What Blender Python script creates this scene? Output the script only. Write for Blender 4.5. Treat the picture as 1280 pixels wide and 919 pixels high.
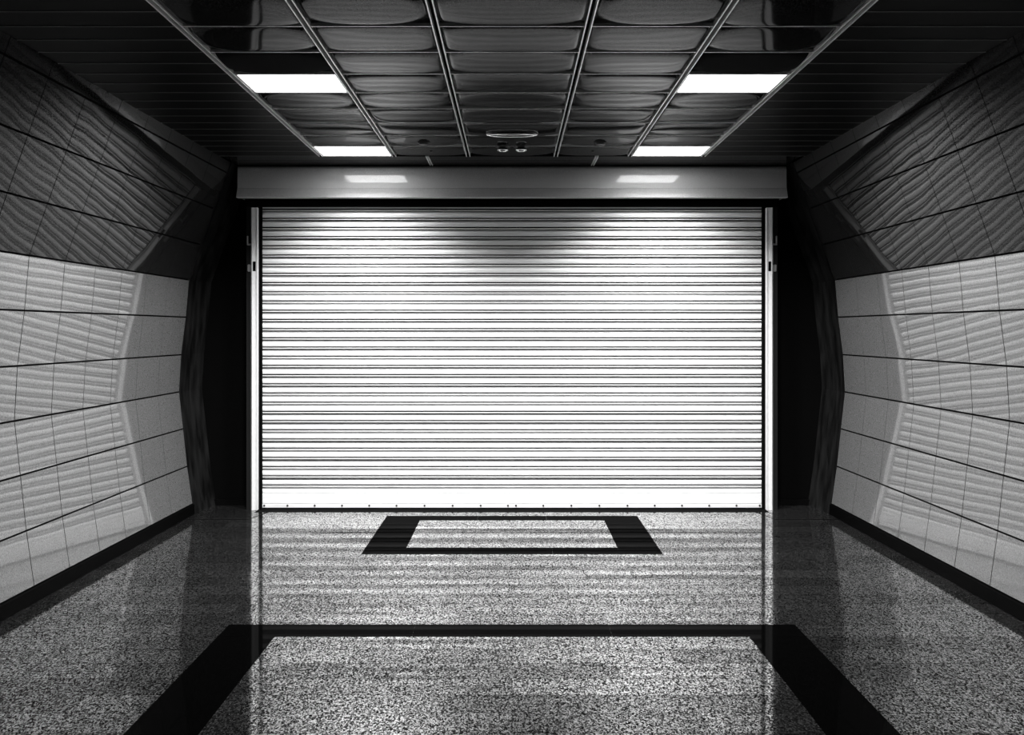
import bpy, bmesh, math, random
from mathutils import Vector
random.seed(7)
C = bpy.context.scene
for o in list(bpy.data.objects): bpy.data.objects.remove(o)

# ---------------------------------------------------------------- camera, world, exposure
FPX, HOR, CAMZ = 1000.0, 414.0, 1.5          # focal length in pixels, horizon row, eye height
cam = bpy.data.cameras.new('camera'); co = bpy.data.objects.new('camera', cam); C.collection.objects.link(co)
co.location = (0, 0, CAMZ); co.rotation_euler = (math.pi/2, 0, 0)
cam.sensor_width = 36; cam.sensor_fit = 'HORIZONTAL'; cam.lens = 36*FPX/1280
cam.shift_y = -(459.5-HOR)/1280; cam.clip_start = 0.05
C.camera = co
w = bpy.data.worlds.new('world'); C.world = w; w.use_nodes = True
w.node_tree.nodes['Background'].inputs[0].default_value = (1, 1, 1, 1)
w.node_tree.nodes['Background'].inputs[1].default_value = 0.001
LIGHT_NEAR, LIGHT_FAR = 8.0, 11.0            # brightness of the diffusers themselves
W_NEAR, W_FAR, SPREAD, SPREAD_FAR = 152.0, 38.0, 150, 118      # light thrown down through the louvres, and its cut-off angle
vs = C.view_settings
vs.view_transform = 'Standard'; vs.look = 'None'; vs.gamma = 1; vs.exposure = 0.0; vs.use_curve_mapping = False

# ---------------------------------------------------------------- materials
def mat(name, base=.5, rough=.5, metal=0., spec=.5, coat=0., coat_rough=.05):
    m = bpy.data.materials.new(name); m.use_nodes = True
    b = m.node_tree.nodes['Principled BSDF']
    b.inputs['Base Color'].default_value = (base, base, base, 1)
    b.inputs['Roughness'].default_value = rough; b.inputs['Metallic'].default_value = metal
    b.inputs['Specular IOR Level'].default_value = spec
    b.inputs['Coat Weight'].default_value = coat; b.inputs['Coat Roughness'].default_value = coat_rough
    return m
def nd(m, t, **kw):
    n = m.node_tree.nodes.new(t)
    for k, v in kw.items(): setattr(n, k, v)
    return n
def lk(m, a, b): m.node_tree.links.new(a, b)
def coords(m, sc=(1, 1, 1)):
    g = nd(m, 'ShaderNodeNewGeometry'); mp = nd(m, 'ShaderNodeMapping'); mp.inputs['Scale'].default_value = sc
    lk(m, g.outputs['Position'], mp.inputs['Vector']); return mp.outputs['Vector']
def noise(m, vec, scale, detail=2., rough=.5):
    n = nd(m, 'ShaderNodeTexNoise'); lk(m, vec, n.inputs['Vector'])
    n.inputs['Scale'].default_value = scale; n.inputs['Detail'].default_value = detail; n.inputs['Roughness'].default_value = rough
    return n.outputs[0]
def rng(m, v, a, b, c, d):
    n = nd(m, 'ShaderNodeMapRange'); lk(m, v, n.inputs['Value'])
    for i, x in zip(('From Min', 'From Max', 'To Min', 'To Max'), (a, b, c, d)): n.inputs[i].default_value = x
    return n.outputs[0]
def math2(m, op, a, b):
    n = nd(m, 'ShaderNodeMath', operation=op)
    for i, x in enumerate((a, b)):
        if isinstance(x, (int, float)): n.inputs[i].default_value = x
        else: lk(m, x, n.inputs[i])
    return n.outputs[0]
def bump(m, h, dist, strength=1.):
    n = nd(m, 'ShaderNodeBump'); n.inputs['Strength'].default_value = strength; n.inputs['Distance'].default_value = dist
    lk(m, h, n.inputs['Height']); lk(m, n.outputs[0], m.node_tree.nodes['Principled BSDF'].inputs['Normal'])
def P(m): return m.node_tree.nodes['Principled BSDF'].inputs

# satin aluminium cladding: fine grain in the finish, slow waves in the sheet
M_wall = mat('satin_panel', .3, .04, 0, .85)
v = coords(M_wall)
lk(M_wall, rng(M_wall, noise(M_wall, v, 150, 2, .8), .3, .7, .05, .145), P(M_wall)['Base Color'])
bump(M_wall, noise(M_wall, coords(M_wall, (1, 1, 1)), 2.0, 1, .4), .0016, 1)
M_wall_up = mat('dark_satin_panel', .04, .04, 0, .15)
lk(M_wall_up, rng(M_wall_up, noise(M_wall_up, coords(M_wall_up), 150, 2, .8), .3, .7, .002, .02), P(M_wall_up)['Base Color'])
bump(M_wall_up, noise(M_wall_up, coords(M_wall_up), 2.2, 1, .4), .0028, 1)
# ceiling metal tray
M_ceil = mat('ceiling_tray_metal', .05, .06, 0, .05)
v = coords(M_ceil)
lk(M_ceil, rng(M_ceil, noise(M_ceil, v, 120, 2, .8), .35, .65, .0005, .02), P(M_ceil)['Base Color'])
M_slat = mat('ceiling_slat_metal', .004, .35, 0, .04)
M_grid = mat('ceiling_grid_bar_metal', .75, .3, .3, .5)
M_void = mat('black_void', .0015, .9, 0, .05)
M_dark = mat('black_painted_metal', .012, .4, 0, .25)
M_return = mat('dark_bronze_sheet', .02, .35, 0, .12)
lk(M_return, rng(M_return, noise(M_return, coords(M_return, (8, 8, 1.3)), 2.2, 3), .35, .7, .003, .014), P(M_return)['Base Color'])
M_base = mat('black_stone_plinth', .0015, .5, 0, .01)
# shutter paint
M_shut = mat('white_shutter_paint', .82, .35, 0, .5)
lk(M_shut, rng(M_shut, noise(M_shut, coords(M_shut, (2.2, 1, 60)), 3, 4, .6), .35, .65, .74, .88), P(M_shut)['Base Color'])
M_rail = mat('pale_rail_paint', .62, .4, 0, .5)
lk(M_rail, rng(M_rail, noise(M_rail, coords(M_rail, (60, 60, 9)), 3, 4, .6), .35, .65, .72, .88), P(M_rail)['Base Color'])
M_box = mat('brushed_box_metal', .42, .58, .4, .6, 1.0, .03)
lk(M_box, rng(M_box, noise(M_box, coords(M_box, (1, 1, 1)), 240, 2, .7), .3, .7, .5, .8), P(M_box)['Base Color'])
bump(M_box, noise(M_box, coords(M_box, (1.5, 1, 14)), 3, 2), .0012, 1)
M_screw = mat('black_screw', .01, .5)
M_chrome = mat('chrome_trim', .75, .2, 1, .5)
M_frame = mat('light_frame_metal', .3, .4, .3)
def emis(name, s):
    m = mat(name, .8, .5); P(m)['Emission Color'].default_value = (1, 1, 1, 1); P(m)['Emission Strength'].default_value = s; return m
M_em_near = emis('lit_diffuser_near', LIGHT_NEAR); M_em_far = emis('lit_diffuser_far', LIGHT_FAR)

# polished granite strips: speckle in colour and in polish, strips of differing tone
M_floor = mat('polished_granite', .1, .14, 0, .5)
v = coords(M_floor)
br = nd(M_floor, 'ShaderNodeTexBrick'); lk(M_floor, v, br.inputs['Vector'])
br.offset = .37; br.offset_frequency = 2; br.inputs['Scale'].default_value = 1
br.inputs['Brick Width'].default_value = .74; br.inputs['Row Height'].default_value = .157
br.inputs['Mortar Size'].default_value = .0016; br.inputs['Mortar Smooth'].default_value = .1
br.inputs['Color1'].default_value = (.68,)*3+(1,); br.inputs['Color2'].default_value = (1.25,)*3+(1,); br.inputs['Mortar'].default_value = (.25,)*3+(1,)
vo = nd(M_floor, 'ShaderNodeTexVoronoi'); lk(M_floor, coords(M_floor, (1, .7, 1)), vo.inputs['Vector']); vo.inputs['Scale'].default_value = 190
sep = nd(M_floor, 'ShaderNodeSeparateColor'); lk(M_floor, vo.outputs['Color'], sep.inputs[0])
n1 = noise(M_floor, v, 95, 3, .7)
spk = math2(M_floor, 'MULTIPLY', math2(M_floor, 'ADD', math2(M_floor, 'MULTIPLY', sep.outputs[0], .75), n1), .66)   # ~0.33..1
grain = rng(M_floor, spk, .36, .78, .08, 1)
tone = br.outputs['Color']
tn = nd(M_floor, 'ShaderNodeSeparateColor'); lk(M_floor, tone, tn.inputs[0])
gp = math2(M_floor, 'POWER', grain, 2.2)
FL_DIFF, FL_GLOSS = .013, 5.6
gt = math2(M_floor, 'MULTIPLY', gp, tn.outputs[0])
nt = M_floor.node_tree; nt.nodes.remove(nt.nodes['Principled BSDF'])
dfs = nd(M_floor, 'ShaderNodeBsdfDiffuse'); gls = nd(M_floor, 'ShaderNodeBsdfAnisotropic'); add = nd(M_floor, 'ShaderNodeAddShader')
fr = nd(M_floor, 'ShaderNodeFresnel'); fr.inputs['IOR'].default_value = 1.5
lk(M_floor, math2(M_floor, 'ADD', math2(M_floor, 'MULTIPLY', gt, FL_DIFF), .002), dfs.inputs['Color'])
lk(M_floor, math2(M_floor, 'MINIMUM', math2(M_floor, 'MULTIPLY', math2(M_floor, 'MULTIPLY', math2(M_floor, 'MULTIPLY', math2(M_floor, 'POWER', grain, 2.1), tn.outputs[0]), fr.outputs[0]), FL_GLOSS), .85), gls.inputs['Color'])
lk(M_floor, rng(M_floor, noise(M_floor, coords(M_floor, (.6, 2, 1)), 2.5, 2), .3, .7, .045, .10), gls.inputs['Roughness'])
lk(M_floor, dfs.outputs[0], add.inputs[0]); lk(M_floor, gls.outputs[0], add.inputs[1])
lk(M_floor, add.outputs[0], nt.nodes['Material Output'].inputs['Surface'])
M_band = mat('black_granite_inlay', .001)
nt = M_band.node_tree; nt.nodes.remove(nt.nodes['Principled BSDF'])
dfs = nd(M_band, 'ShaderNodeBsdfDiffuse'); gls = nd(M_band, 'ShaderNodeBsdfAnisotropic'); add = nd(M_band, 'ShaderNodeAddShader')
lk(M_band, rng(M_band, noise(M_band, coords(M_band), 300, 2), .5, .8, .0005, .002), dfs.inputs['Color'])
gls.inputs['Color'].default_value = (.010, .010, .010, 1); gls.inputs['Roughness'].default_value = .04
lk(M_band, dfs.outputs[0], add.inputs[0]); lk(M_band, gls.outputs[0], add.inputs[1]); lk(M_band, add.outputs[0], nt.nodes['Material Output'].inputs['Surface'])

# ---------------------------------------------------------------- mesh helpers
def link(name, bm, mats, parent=None, smooth=False, kind=None, label=None, cat=None, group=None):
    bmesh.ops.recalc_face_normals(bm, faces=bm.faces)
    me = bpy.data.meshes.new(name); bm.to_mesh(me); bm.free()
    for m in (mats if isinstance(mats, (list, tuple)) else [mats]): me.materials.append(m)
    if smooth: me.polygons.foreach_set('use_smooth', [True]*len(me.polygons))
    o = bpy.data.objects.new(name, me); C.collection.objects.link(o)
    if parent: o.parent = parent
    tag(o, label, cat, group, kind); return o
def tag(o, label=None, cat=None, group=None, kind=None):
    for k, x in (('label', label), ('category', cat), ('group', group), ('kind', kind)):
        if x: o[k] = x
    return o
def empty(name, loc, **kw):
    o = bpy.data.objects.new(name, None); C.collection.objects.link(o); o.location = loc; o.empty_display_size = .1
    return tag(o, **kw)
def box(bm, x0, x1, y0, y1, z0, z1, mi=0, bev=0):
    b2 = bmesh.new(); bmesh.ops.create_cube(b2, size=1)
    for vv in b2.verts:
        vv.co = Vector(((x0+x1)/2+vv.co.x*(x1-x0), (y0+y1)/2+vv.co.y*(y1-y0), (z0+z1)/2+vv.co.z*(z1-z0)))
    if bev: bmesh.ops.bevel(b2, geom=b2.edges[:], offset=bev, segments=2, affect='EDGES')
    merge(bm, b2, mi)
def merge(bm, b2, mi=0):
    mp = {}
    for vv in b2.verts: mp[vv.index if False else vv] = bm.verts.new(vv.co)
    for f in b2.faces:
        nf = bm.faces.new([mp[q] for q in f.verts]); nf.material_index = mi; nf.smooth = f.smooth
    b2.free()
def extrude_x(bm, prof, x0, x1, mi=0, closed=True, nx=1):
    """profile of (y, z) swept along x"""
    rows = []
    for k in range(nx+1):
        x = x0+(x1-x0)*k/nx
        rows.append([bm.verts.new((x, y, z)) for y, z in prof])
    n = len(prof); m = n if closed else n-1
    for k in range(nx):
        for i in range(m):
            f = bm.faces.new((rows[k][i], rows[k][(i+1) % n], rows[k+1][(i+1) % n], rows[k+1][i])); f.material_index = mi
    if closed:
        bm.faces.new(rows[0]).material_index = mi; bm.faces.new(rows[-1][::-1]).material_index = mi
def lathe(bm, prof, cx, cy, n=32, mi=0, sx=1, sy=1):
    """profile of (r, z) about a vertical axis; r=0 ends close it"""
    rings = []
    for r, z in prof:
        if r == 0: rings.append([bm.verts.new((cx, cy, z))])
        else: rings.append([bm.verts.new((cx+sx*r*math.cos(2*math.pi*k/n), cy+sy*r*math.sin(2*math.pi*k/n), z)) for k in range(n)])
    for a, b in zip(rings, rings[1:]):
        for k in range(n):
            l = (k+1) % n
            if len(a) == 1: f = bm.faces.new((a[0], b[l], b[k]))
            elif len(b) == 1: f = bm.faces.new((a[k], a[l], b[0]))
            else: f = bm.faces.new((a[k], a[l], b[l], b[k]))
            f.material_index = mi; f.smooth = True

# ---------------------------------------------------------------- main dimensions (metres)
HC = 2.885                       # ceiling
YS, YR, YB, YW = 6.76, 6.70, 6.66, 6.55   # shutter, rail front, box front, end of the side walls
YBACK = 6.90
YN = -2.0                        # near end of the hall, behind the viewer
TOE = .015                       # the side walls close in slightly towards the shutter

# ---------------------------------------------------------------- floor
bm = bmesh.new()
box(bm, -3.1, 3.1, YN, YBACK+.1, -.1, 0)
floor = link('floor', bm, M_floor, kind='structure')
def ring(name, xi, xo, y0o, y0i, y1i, y1o, joints):
    """rectangular inlay of separate slabs with hairline joints"""
    bm = bmesh.new(); g = .0006; zt = .0012
    def slab(xa, xb, ya, yb): box(bm, xa+g, xb-g, ya+g, yb-g, -.01, zt)
    for s in (-1, 1):
        xa, xb = sorted((s*xi, s*xo)); ys = [y0o]+joints+[y1o]
        for a, b in zip(ys, ys[1:]): slab(xa, xb, a, b)
    xs = [-xi, -xi/2+.09, xi/2-.09, xi]
    for a, b in zip(xs, xs[1:]):
        slab(a, b, y1i, y1o); slab(a, b, y0o, y0i)
    return link(name, bm, M_band, floor)
ring('inlay_band', 1.165, 1.445, .9, 1.06, 3.927, 4.087, [1.9, 2.8, 3.927])
ring('inlay_band', .73, 1.015, 5.376, 5.535, 6.34, 6.49, [5.9])
bm = bmesh.new()                                  # threshold joints in front of the rails
for s in (-1, 1):
    xa, xb = sorted((s*2.1, s*2.75)); box(bm, xa, xb, 6.36, 6.378, -.01, .0012)
    p = [(s*2.10, 6.36), (s*2.10, 6.378), (s*2.01, 6.62), (s*2.03, 6.62)]
    q = [bm.verts.new((a, b, .0012)) for a, b in p]; bm.faces.new(q)
box(bm, -2.13, 2.13, 6.62, 6.80, -.01, .0012)  # black strip painted as the shadow gap under the shutter
link('threshold_joint_and_shadow', bm, M_void, floor)

# ---------------------------------------------------------------- side walls: faceted cladding
PROF = [(-2.615, .085), (-2.659, .393), (-2.692, .700), (-2.725, 1.002), (-2.708, 1.307), (-2.669, 1.614),
        (-2.643, 1.919), (-2.541, 2.207), (-2.436, 2.502), (-2.332, 2.795), (-2.300, HC)]
YJ = [6.55, 6.168, 5.815, 5.458, 5.12, 4.778, 4.432]
while YJ[-1] > YN: YJ.append(YJ[-1]-.345)
def wx(x, y, z=0): return x-TOE*(YW-y)         # profile x shifted for the toe-in
def make_wall(s, side):
    bm = bmesh.new()
    for (xa, za), (xb, zb) in zip(PROF, PROF[1:]):
        t = Vector((xb-xa, zb-za)); L = t.length; t /= L; nrm = Vector((t.y, -t.x))  # into the room (x+)
        if nrm.x < 0: nrm = -nrm
        gh, gv, th = .0055, .0028, .012
        for y1, y0 in zip(YJ, YJ[1:]):
            a = Vector((xa, za))+t*gh; b = Vector((xb, zb))-t*gh
            co4 = []
            for q, y in ((a, y0+gv), (a, y1-gv), (b, y1-gv), (b, y0+gv)): co4.append((q, y))
            front = [bm.verts.new((s*wx(q.x, y, q.y), y, q.y)) for q, y in co4]
            back = [bm.verts.new((s*wx(q.x-nrm.x*th, y, q.y), y, q.y-nrm.y*th)) for q, y in co4]
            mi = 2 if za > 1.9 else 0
            bm.faces.new(front).material_index = mi
            for i in range(4): bm.faces.new((front[i], front[(i+1) % 4], back[(i+1) % 4], back[i])).material_index = mi
    # backing shell with thickness
    off, th = .014, .06
    for (xa, za), (xb, zb) in zip([(PROF[0][0], 0)]+PROF, PROF):
        vs_ = []
        for x, z in ((xa, za), (xb, zb)):
            for y in (YN, YW-.002):
                for d in (off, off+th): vs_.append(bm.verts.new((s*(wx(x, y, z)-d), y, z)))
        A, B, D, E, F, G, H, I = vs_   # (a,y0,in)(a,y0,out)(a,y1,in)(a,y1,out)(b,...)
        for f in ((A, D, H, F), (B, E, I, G), (A, B, G, F), (D, E, I, H), (A, B, E, D), (F, G, I, H)):
            bm.faces.new(f).material_index = 1
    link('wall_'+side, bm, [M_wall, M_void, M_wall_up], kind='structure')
    # plinth
    bm = bmesh.new()
    pr = [(-2.69, 0), (-2.60, 0), (-2.598, .004), (-2.600, .078), (-2.604, .083), (-2.69, .083)]
    r = []
    for y in (YN, YW): r.append([bm.verts.new((s*wx(x, y), y, z)) for x, z in pr])
    n = len(pr)
    for i in range(n): bm.faces.new((r[0][i], r[0][(i+1) % n], r[1][(i+1) % n], r[1][i]))
    bm.faces.new(r[0]); bm.faces.new(r[1])
    link('baseboard_'+side, bm, M_base, kind='structure')
    # dark return sheet between the cladding and the back wall
    bm = bmesh.new()
    pr = [(-2.60, 0)]+PROF
    ny = 6; rows = []
    for k in range(ny+1):
        f = k/ny; y = YW+.004+(YBACK-YW-.01)*f
        rows.append([bm.verts.new((s*(x+.004+.05*f-.02*math.sin(math.pi*f)), y, z)) for x, z in pr])
    out = [[bm.verts.new((q.co.x-s*.03, q.co.y, q.co.z)) for q in row] for row in (rows[0], rows[-1])]
    for k in range(ny):
        for i in range(len(pr)-1): bm.faces.new((rows[k][i], rows[k][i+1], rows[k+1][i+1], rows[k+1][i]))
    for ri, ro in ((rows[0], out[0]), (rows[-1], out[1])):
        for i in range(len(pr)-1): bm.faces.new((ri[i], ri[i+1], ro[i+1], ro[i]))
    for i in range(len(pr)-1): bm.faces.new((out[0][i], out[0][i+1], out[1][i+1], out[1][i]))
    link('trim_1' if side == 'left' else 'trim_2', bm, M_return, kind='structure')
make_wall(1, 'left'); make_wall(-1, 'right')

# back wall around the opening
bm = bmesh.new()
for s in (-1, 1):
    xa, xb = sorted((s*2.21, s*2.95)); box(bm, xa, xb, YBACK, YBACK+.1, 0, HC)
    xa, xb = sorted((s*2.21, s*2.62)); box(bm, xa, xb, YBACK-.02, YBACK, 0, .05)
box(bm, -2.21, 2.21, YBACK, YBACK+.1, 2.54, HC)
box(bm, -2.21, 2.21, YBACK+.1, YBACK+.15, 0, HC)
link('wall_back', bm, M_void, kind='structure')  # near-black colour paints in the darkness of the recess

# ---------------------------------------------------------------- ceiling
bm = bmesh.new(); box(bm, -2.75, 2.75, YN, YBACK+.1, HC+.03, HC+.13)
ceiling = link('ceiling', bm, M_void, kind='structure')
XG = [-1.505, -.927, -.345, .345, .927, 1.505]
P0 = 6.300; PIT = .335
rowsY = [P0-PIT*k for k in range(25)]
LROWS = {0: 'far', 5: 'near'}            # panel rows that hold a light (columns 0 and 4)
bm = bmesh.new()
for c, (xa, xb) in enumerate(zip(XG, XG[1:])):
    for k, (y1, y0) in enumerate(zip(rowsY, rowsY[1:])):
        if c in (0, 4) and k in LROWS: continue
        cm = c if c <= 2 else 4-c
        rr = random.Random(cm*100+k)          # left and right mirror each other, as in the hall
        amp = rr.uniform(.003, .006); ne = rr.choice([2.6, 3.5, 5]); pp = rr.choice([8, 12, 18]); tx = rr.uniform(-.0015, .0015); ty = rr.uniform(-.0022, .0022)
        ou, ov = rr.uniform(-.07, .07), rr.uniform(-.09, .09)
        cx_, cy_ = rr.uniform(-.35, .35), rr.uniform(-.35, .35)
        if c > 2: tx, cx_, ou = -tx, -cx_, -ou
        if c == 2: tx = cx_ = ou = 0
        n = 22; g = []
        for i in range(n+1):
            row = []
            for j in range(n+1):
                u = -1+2*i/n; vv = -1+2*j/n
                r_ = (abs(u-ou)**ne+abs(vv-ov)**ne)**(1/ne)
                d = max(-.014, amp*(1-r_**pp)) + .0012*math.cos(1.5*(u-cx_))*math.cos(1.5*(vv-cy_))
                z = HC-.004-d+tx*u+ty*vv
                gx = .022; gy = .0015
                row.append(bm.verts.new(((xa+xb)/2+u*((xb-xa)/2-gx+.004), (y0+y1)/2+vv*((y1-y0)/2-gy), z)))
            g.append(row)
        for i in range(n):
            for j in range(n): f = bm.faces.new((g[i][j], g[i+1][j], g[i+1][j+1], g[i][j+1])); f.smooth = True; f.material_index = 1 if (c in (0, 4) and k == 6) else 0
        # upturned rims
        rim = [g[i][0] for i in range(n+1)]+[g[n][j] for j in range(1, n+1)]+[g[i][n] for i in range(n-1, -1, -1)]+[g[0][j] for j in range(n-1, 0, -1)]
        up = [bm.verts.new((q.co.x, q.co.y, HC+.03)) for q in rim]
        for i in range(len(rim)):
            l = (i+1) % len(rim); bm.faces.new((rim[i], rim[l], up[l], up[i]))
link('tray_panels', bm, [M_ceil, M_void], ceiling)
# pale lips where the trays meet
bm = bmesh.new()
for c, (xa, xb) in enumerate(zip(XG, XG[1:])):
    for k, y in enumerate(rowsY[1:]): box(bm, xa+.014, xb-.014, y-.0025, y+.0025, HC-.007, HC+.02)
link('tray_lips', bm, M_grid, ceiling)
for x in XG:                             # twin-lipped runners
    bm = bmesh.new(); x_ = x
    box(bm, x_-.0165, x_-.0105, YN, 6.305, HC-.012, HC+.02, 0, .001); box(bm, x_+.0105, x_+.0165, YN, 6.305, HC-.012, HC+.02, 0, .001)
    link('grid_runner', bm, M_grid, ceiling)
# border strip between the grid and the shutter box
bm = bmesh.new()
for xa, xb in ((-2.28, -.685), (-.655, .655), (.685, 2.28)):
    box(bm, xa, xb, 6.312, 6.468, HC-.006, HC+.03, 0, .0015); box(bm, xa, xb, 6.474, YBACK-.01, HC-.006, HC+.03, 0, .0015)
link('border_strip', bm, M_ceil, ceiling)
bm = bmesh.new()
for s in (-1, 1):
    box(bm, s*.67-.013, s*.67-.005, 6.312, 6.655, HC-.010, HC+.02); box(bm, s*.67+.005, s*.67+.013, 6.312, 6.655, HC-.010, HC+.02)
link('joint_cover', bm, M_grid, ceiling)
for s in (-1, 1):                        # narrow cross slats at the sides
    bm = bmesh.new(); bl = bmesh.new(); y = 6.30
    while y > YN:
        xo = 2.286+TOE*(YW-y)
        xa, xb = sorted((s*1.524, s*(xo+.02)))
        box(bm, xa, xb, y-.1675+.004, y-.004, HC-.004, HC+.03)
        box(bl, xa, xb, y-.0018, y+.0018, HC-.007, HC+.02)
        y -= .1675
    link('side_slats', bm, M_slat, ceiling)
    link('slat_lips', bl, mat('slat_lip_metal', .2, .35, .2), ceiling)

# lit panels
def ceiling_light(x0, x1, y0, y1, me, label):
    cx, cy = (x0+x1)/2, (y0+y1)/2
    r = empty('ceiling_light', (cx, cy, HC), label=label, cat='light', group='lit ceiling panels')
    a, b = (x1-x0)/2, (y1-y0)/2
    bm = bmesh.new(); t = .008
    for q in ((-a, -a+t, -b, b), (a-t, a, -b, b), (-a+t, a-t, -b, -b+t), (-a+t, a-t, b-t, b)):
        box(bm, q[0], q[1], q[2], q[3], -.008, .028, 0, .001)
    link('frame', bm, M_frame, r)
    bm = bmesh.new(); box(bm, -a+t, a-t, -b+t, b-t, -.004, .006, 0, .002)
    link('diffuser', bm, me, r)
    ld = bpy.data.lights.new('louvre_light', 'AREA'); ld.shape = 'RECTANGLE'; ld.size = 2*a-.02; ld.size_y = 2*b-.02
    ld.energy = W_NEAR if me is M_em_near else W_FAR; ld.spread = math.radians(SPREAD if me is M_em_near else SPREAD_FAR)
    lo = bpy.data.objects.new('louvre_light', ld); C.collection.objects.link(lo); lo.parent = r; lo.location = (0, 0, -.010)
for s, sd in ((-1, 'left'), (1, 'right')):
    xa, xb = sorted((s*1.487, s*.945))
    ceiling_light(xa, xb, rowsY[6]+.002, rowsY[5]-.002, M_em_near, f'lit ceiling panel farther from the shutter, the large {sd} one')
    ceiling_light(xa, xb, rowsY[1]+.002, rowsY[0]-.002, M_em_far, f'lit ceiling panel close above the shutter box, the small {sd} one')

# unlit oval fixture, two small vents, two black sensors
def oval():
    r = empty('oval_ceiling_fixture', (0, 5.56, HC-.006), label='unlit oval ceiling fixture with a bright rim, centred above the shutter', cat='ceiling fixture')
    bm = bmesh.new(); lathe(bm, [(.150, -.004), (.152, -.018), (.166, -.022), (.178, -.016), (.182, .004)], 0, 0, 48, 0, 1, .24); link('rim', bm, M_chrome, r)
    bm = bmesh.new(); lathe(bm, [(0, -.010), (.08, -.009), (.151, -.004)], 0, 0, 48, 0, 1, .24); link('lens', bm, M_dark, r)
oval()
for s, sd in ((-1, 'left'), (1, 'right')):
    r = empty('ceiling_sensor', (s*.069, 5.97, HC-.006), label=f'small slotted ceiling sensor with pale ring, {sd} of the close central pair', cat='sensor', group='ringed ceiling sensors')
    bm = bmesh.new(); lathe(bm, [(.058, .004), (.056, -.006), (.036, -.010), (.034, -.022)], 0, 0, 32); link('base', bm, M_dark, r)
    bm = bmesh.new(); lathe(bm, [(.026, -.022), (.028, -.032), (.040, -.034), (.044, -.028), (.040, -.021), (.026, -.020)], 0, 0, 32); link('ring', bm, M_chrome, r)
    bm = bmesh.new(); lathe(bm, [(0, -.027), (.027, -.026)], 0, 0, 24)
    for k in range(3): box(bm, -.018+.014*k, -.012+.014*k, -.012, .012, -.032, -.026)
    link('grille', bm, M_dark, r)
    r = empty('smoke_detector', (s*.641, 5.83, HC-.006), label=f'black round detector on the ceiling tray beside the {sd} far light', cat='detector', group='black ceiling detectors')
    bm = bmesh.new(); lathe(bm, [(.048, .004), (.048, -.008), (.040, -.014)], 0, 0, 32); link('base', bm, M_dark, r)
    bm = bmesh.new(); lathe(bm, [(.040, -.009), (.037, -.020), (.026, -.024), (0, -.025)], 0, 0, 32); link('head', bm, M_dark, r)
    r = empty('ceiling_stud', (s*.617, 6.12, HC-.006), label=f'tiny black stud on the ceiling tray behind the {sd} detector', cat='stud')
    bm = bmesh.new(); lathe(bm, [(.013, .003), (.012, -.006), (.007, -.009), (0, -.010)], 0, 0, 16); link('cap', bm, M_dark, r)

# ---------------------------------------------------------------- roller shutter
sh = empty('roller_shutter', (0, YS, 0), label='closed white roller shutter filling the end of the hall', cat='shutter')
def loc(o): o.location = (0, -YS, 0); return o
XH = 2.135
ZT, ZBOT = 2.60, .125; PS = .0777
prof = []
# one slat, going down from the hinge: rolled bead, recess sloping down, flat convex face
z = ZBOT
slat = [(.014, 0.), (-.013, .0015), (-.0165, .005), (-.0185, .014), (-.0185, .024), (-.0165, .034), (-.0125, .0405), (.006, .0425),
        (.012, .047), (.012, .0585), (-.008, .0595), (-.0125, .0625), (-.0125, .0665), (-.008, .0695), (.014, .0705)]
while z < ZT:
    for d, dz in slat: prof.append((YS+.006+d, z+dz))
    z += PS
prof_b = [(y+.012, zz) for y, zz in reversed(prof)]
bm = bmesh.new(); extrude_x(bm, prof+[(YS+.03, prof[-1][1]), (YS+.03, ZBOT)], -XH, XH)
for f in bm.faces:                       # the deep hinge gaps are dark
    if len(f.verts) == 4 and min(q.co.y for q in f.verts) > YS+.0195 and max(q.co.y for q in f.verts) < YS+.025: f.material_index = 1
    elif len(f.verts) == 4 and .012 < max(q.co.y for q in f.verts)-min(q.co.y for q in f.verts) and max(q.co.y for q in f.verts) < YS+.025 and max(q.co.z for q in f.verts)-min(q.co.z for q in f.verts) < .002: f.material_index = 1
loc(link('slat_curtain', bm, [M_shut, M_void], sh))
bb = bmesh.new()
extrude_x(bb, [(YS+.02, .128), (YS-.010, .128), (YS-.014, .124), (YS-.014, .0480), (YS-.004, .047), (YS-.004, .0435), (YS-.016, .0425), (YS-.016, .012), (YS-.012, .010), (YS+.02, .010)], -XH+.004, XH-.004)
bar = loc(link('bottom_bar', bb, M_shut, sh))
xs = [331, 360, 394, 428, 462, 496, 531, 566, 601, 635]
smesh = None
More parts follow.
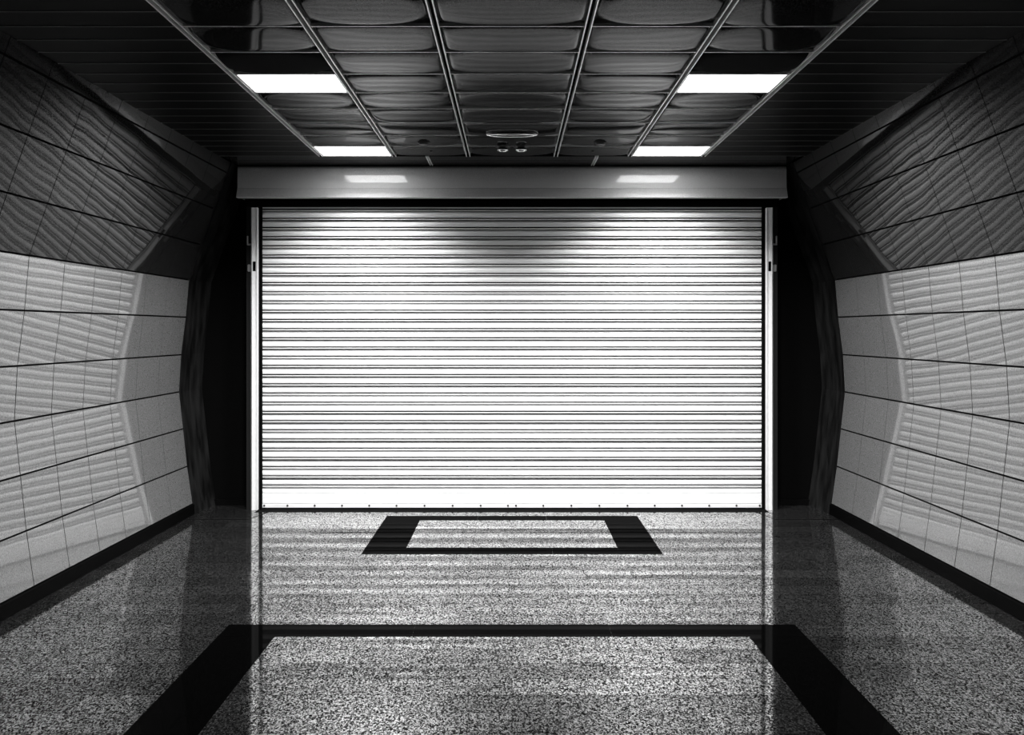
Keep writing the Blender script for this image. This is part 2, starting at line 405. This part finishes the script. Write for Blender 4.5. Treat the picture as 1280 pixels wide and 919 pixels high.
for s in (-1, 1):
    for px in xs:
        X = (px-640)*YS/1000*-s*-1
        if smesh is None:
            bm = bmesh.new(); bmesh.ops.create_cone(bm, cap_ends=True, segments=12, radius1=.0092, radius2=.007, depth=.006)
            bmesh.ops.rotate(bm, verts=bm.verts, matrix=__import__('mathutils').Matrix.Rotation(math.pi/2, 3, 'X'))
            o = link('screw', bm, M_screw, bar); smesh = o
        else:
            o = smesh.copy(); C.collection.objects.link(o); o.parent = bar
        o.location = (X, YS-.018, .0285)
# guide rails: front flange with a dark slot beside it
for s in (-1, 1):
    xa, xb = -2.184, -2.131
    bm = bmesh.new()
    def B(a, b, *r, **k):
        p, q = sorted((s*a, s*b)); box(bm, p, q, *r, **k)
    B(xa, xb, YR, YR+.006, 0, 2.535, bev=.001); B(xa, xa+.005, YR, YR+.09, 0, 2.535); B(xb-.006, xb, YR-.008, YR+.03, 0, 2.535, bev=.0012)
    rail = loc(link('guide_rail', bm, M_rail, sh))
    bm = bmesh.new(); p, q = sorted((s*-2.171, s*-2.147)); box(bm, p, q, YR-.0012, YR+.002, 2.002, 2.084, 0, .0006)
    link('slot', bm, M_void, rail)
    bm = bmesh.new()
    B(xb, -2.109, YR+.03, YR+.036, 0, 2.56); B(-2.109, -2.104, YR+.03, YS-.012, 0, 2.56); 
    link('slot_liner', bm, M_void, rail)
    bm = bmesh.new(); B(-2.235, xa-.004, YR+.03, YR+.07, 0, 2.60, bev=.002)
    loc(link('side_frame', bm, M_dark, sh))
    bm = bmesh.new(); B(-2.226, -2.216, YR+.012, YR+.03, 2.235, 2.30, bev=.002); B(-2.226, -2.192, YR+.012, YR+.03, 2.222, 2.2352, bev=.002)
    loc(link('bracket', bm, M_frame, sh))
    bm = bmesh.new(); B(-2.222, -2.196, YR+.018, YR+.03, 2.0, 2.06, bev=.004)
    loc(link('latch_plate', bm, M_frame, sh))
# housing
bm = bmesh.new()
zb = 2.606
extrude_x(bm, [(YBACK-.03, HC-.012), (YB+.01, HC-.012), (YB+.004, HC-.018), (YB, HC-.03), (YB-.002, zb+.085), (YB-.006, zb+.081), (YB-.034, zb+.004), (YB-.031, zb), (YB+.02, zb), (YB+.022, zb+.012), (YBACK-.03, zb+.012)], -2.285, 2.285)
loc(link('shutter_box', bm, M_box, sh))
bm = bmesh.new(); box(bm, -2.24, 2.24, YR+.01, YS+.1, 2.545, zb+.011)  # added black block; its colour stands in for the shaded gap above the curtain
loc(link('lintel_gap_shade', bm, M_void, sh))
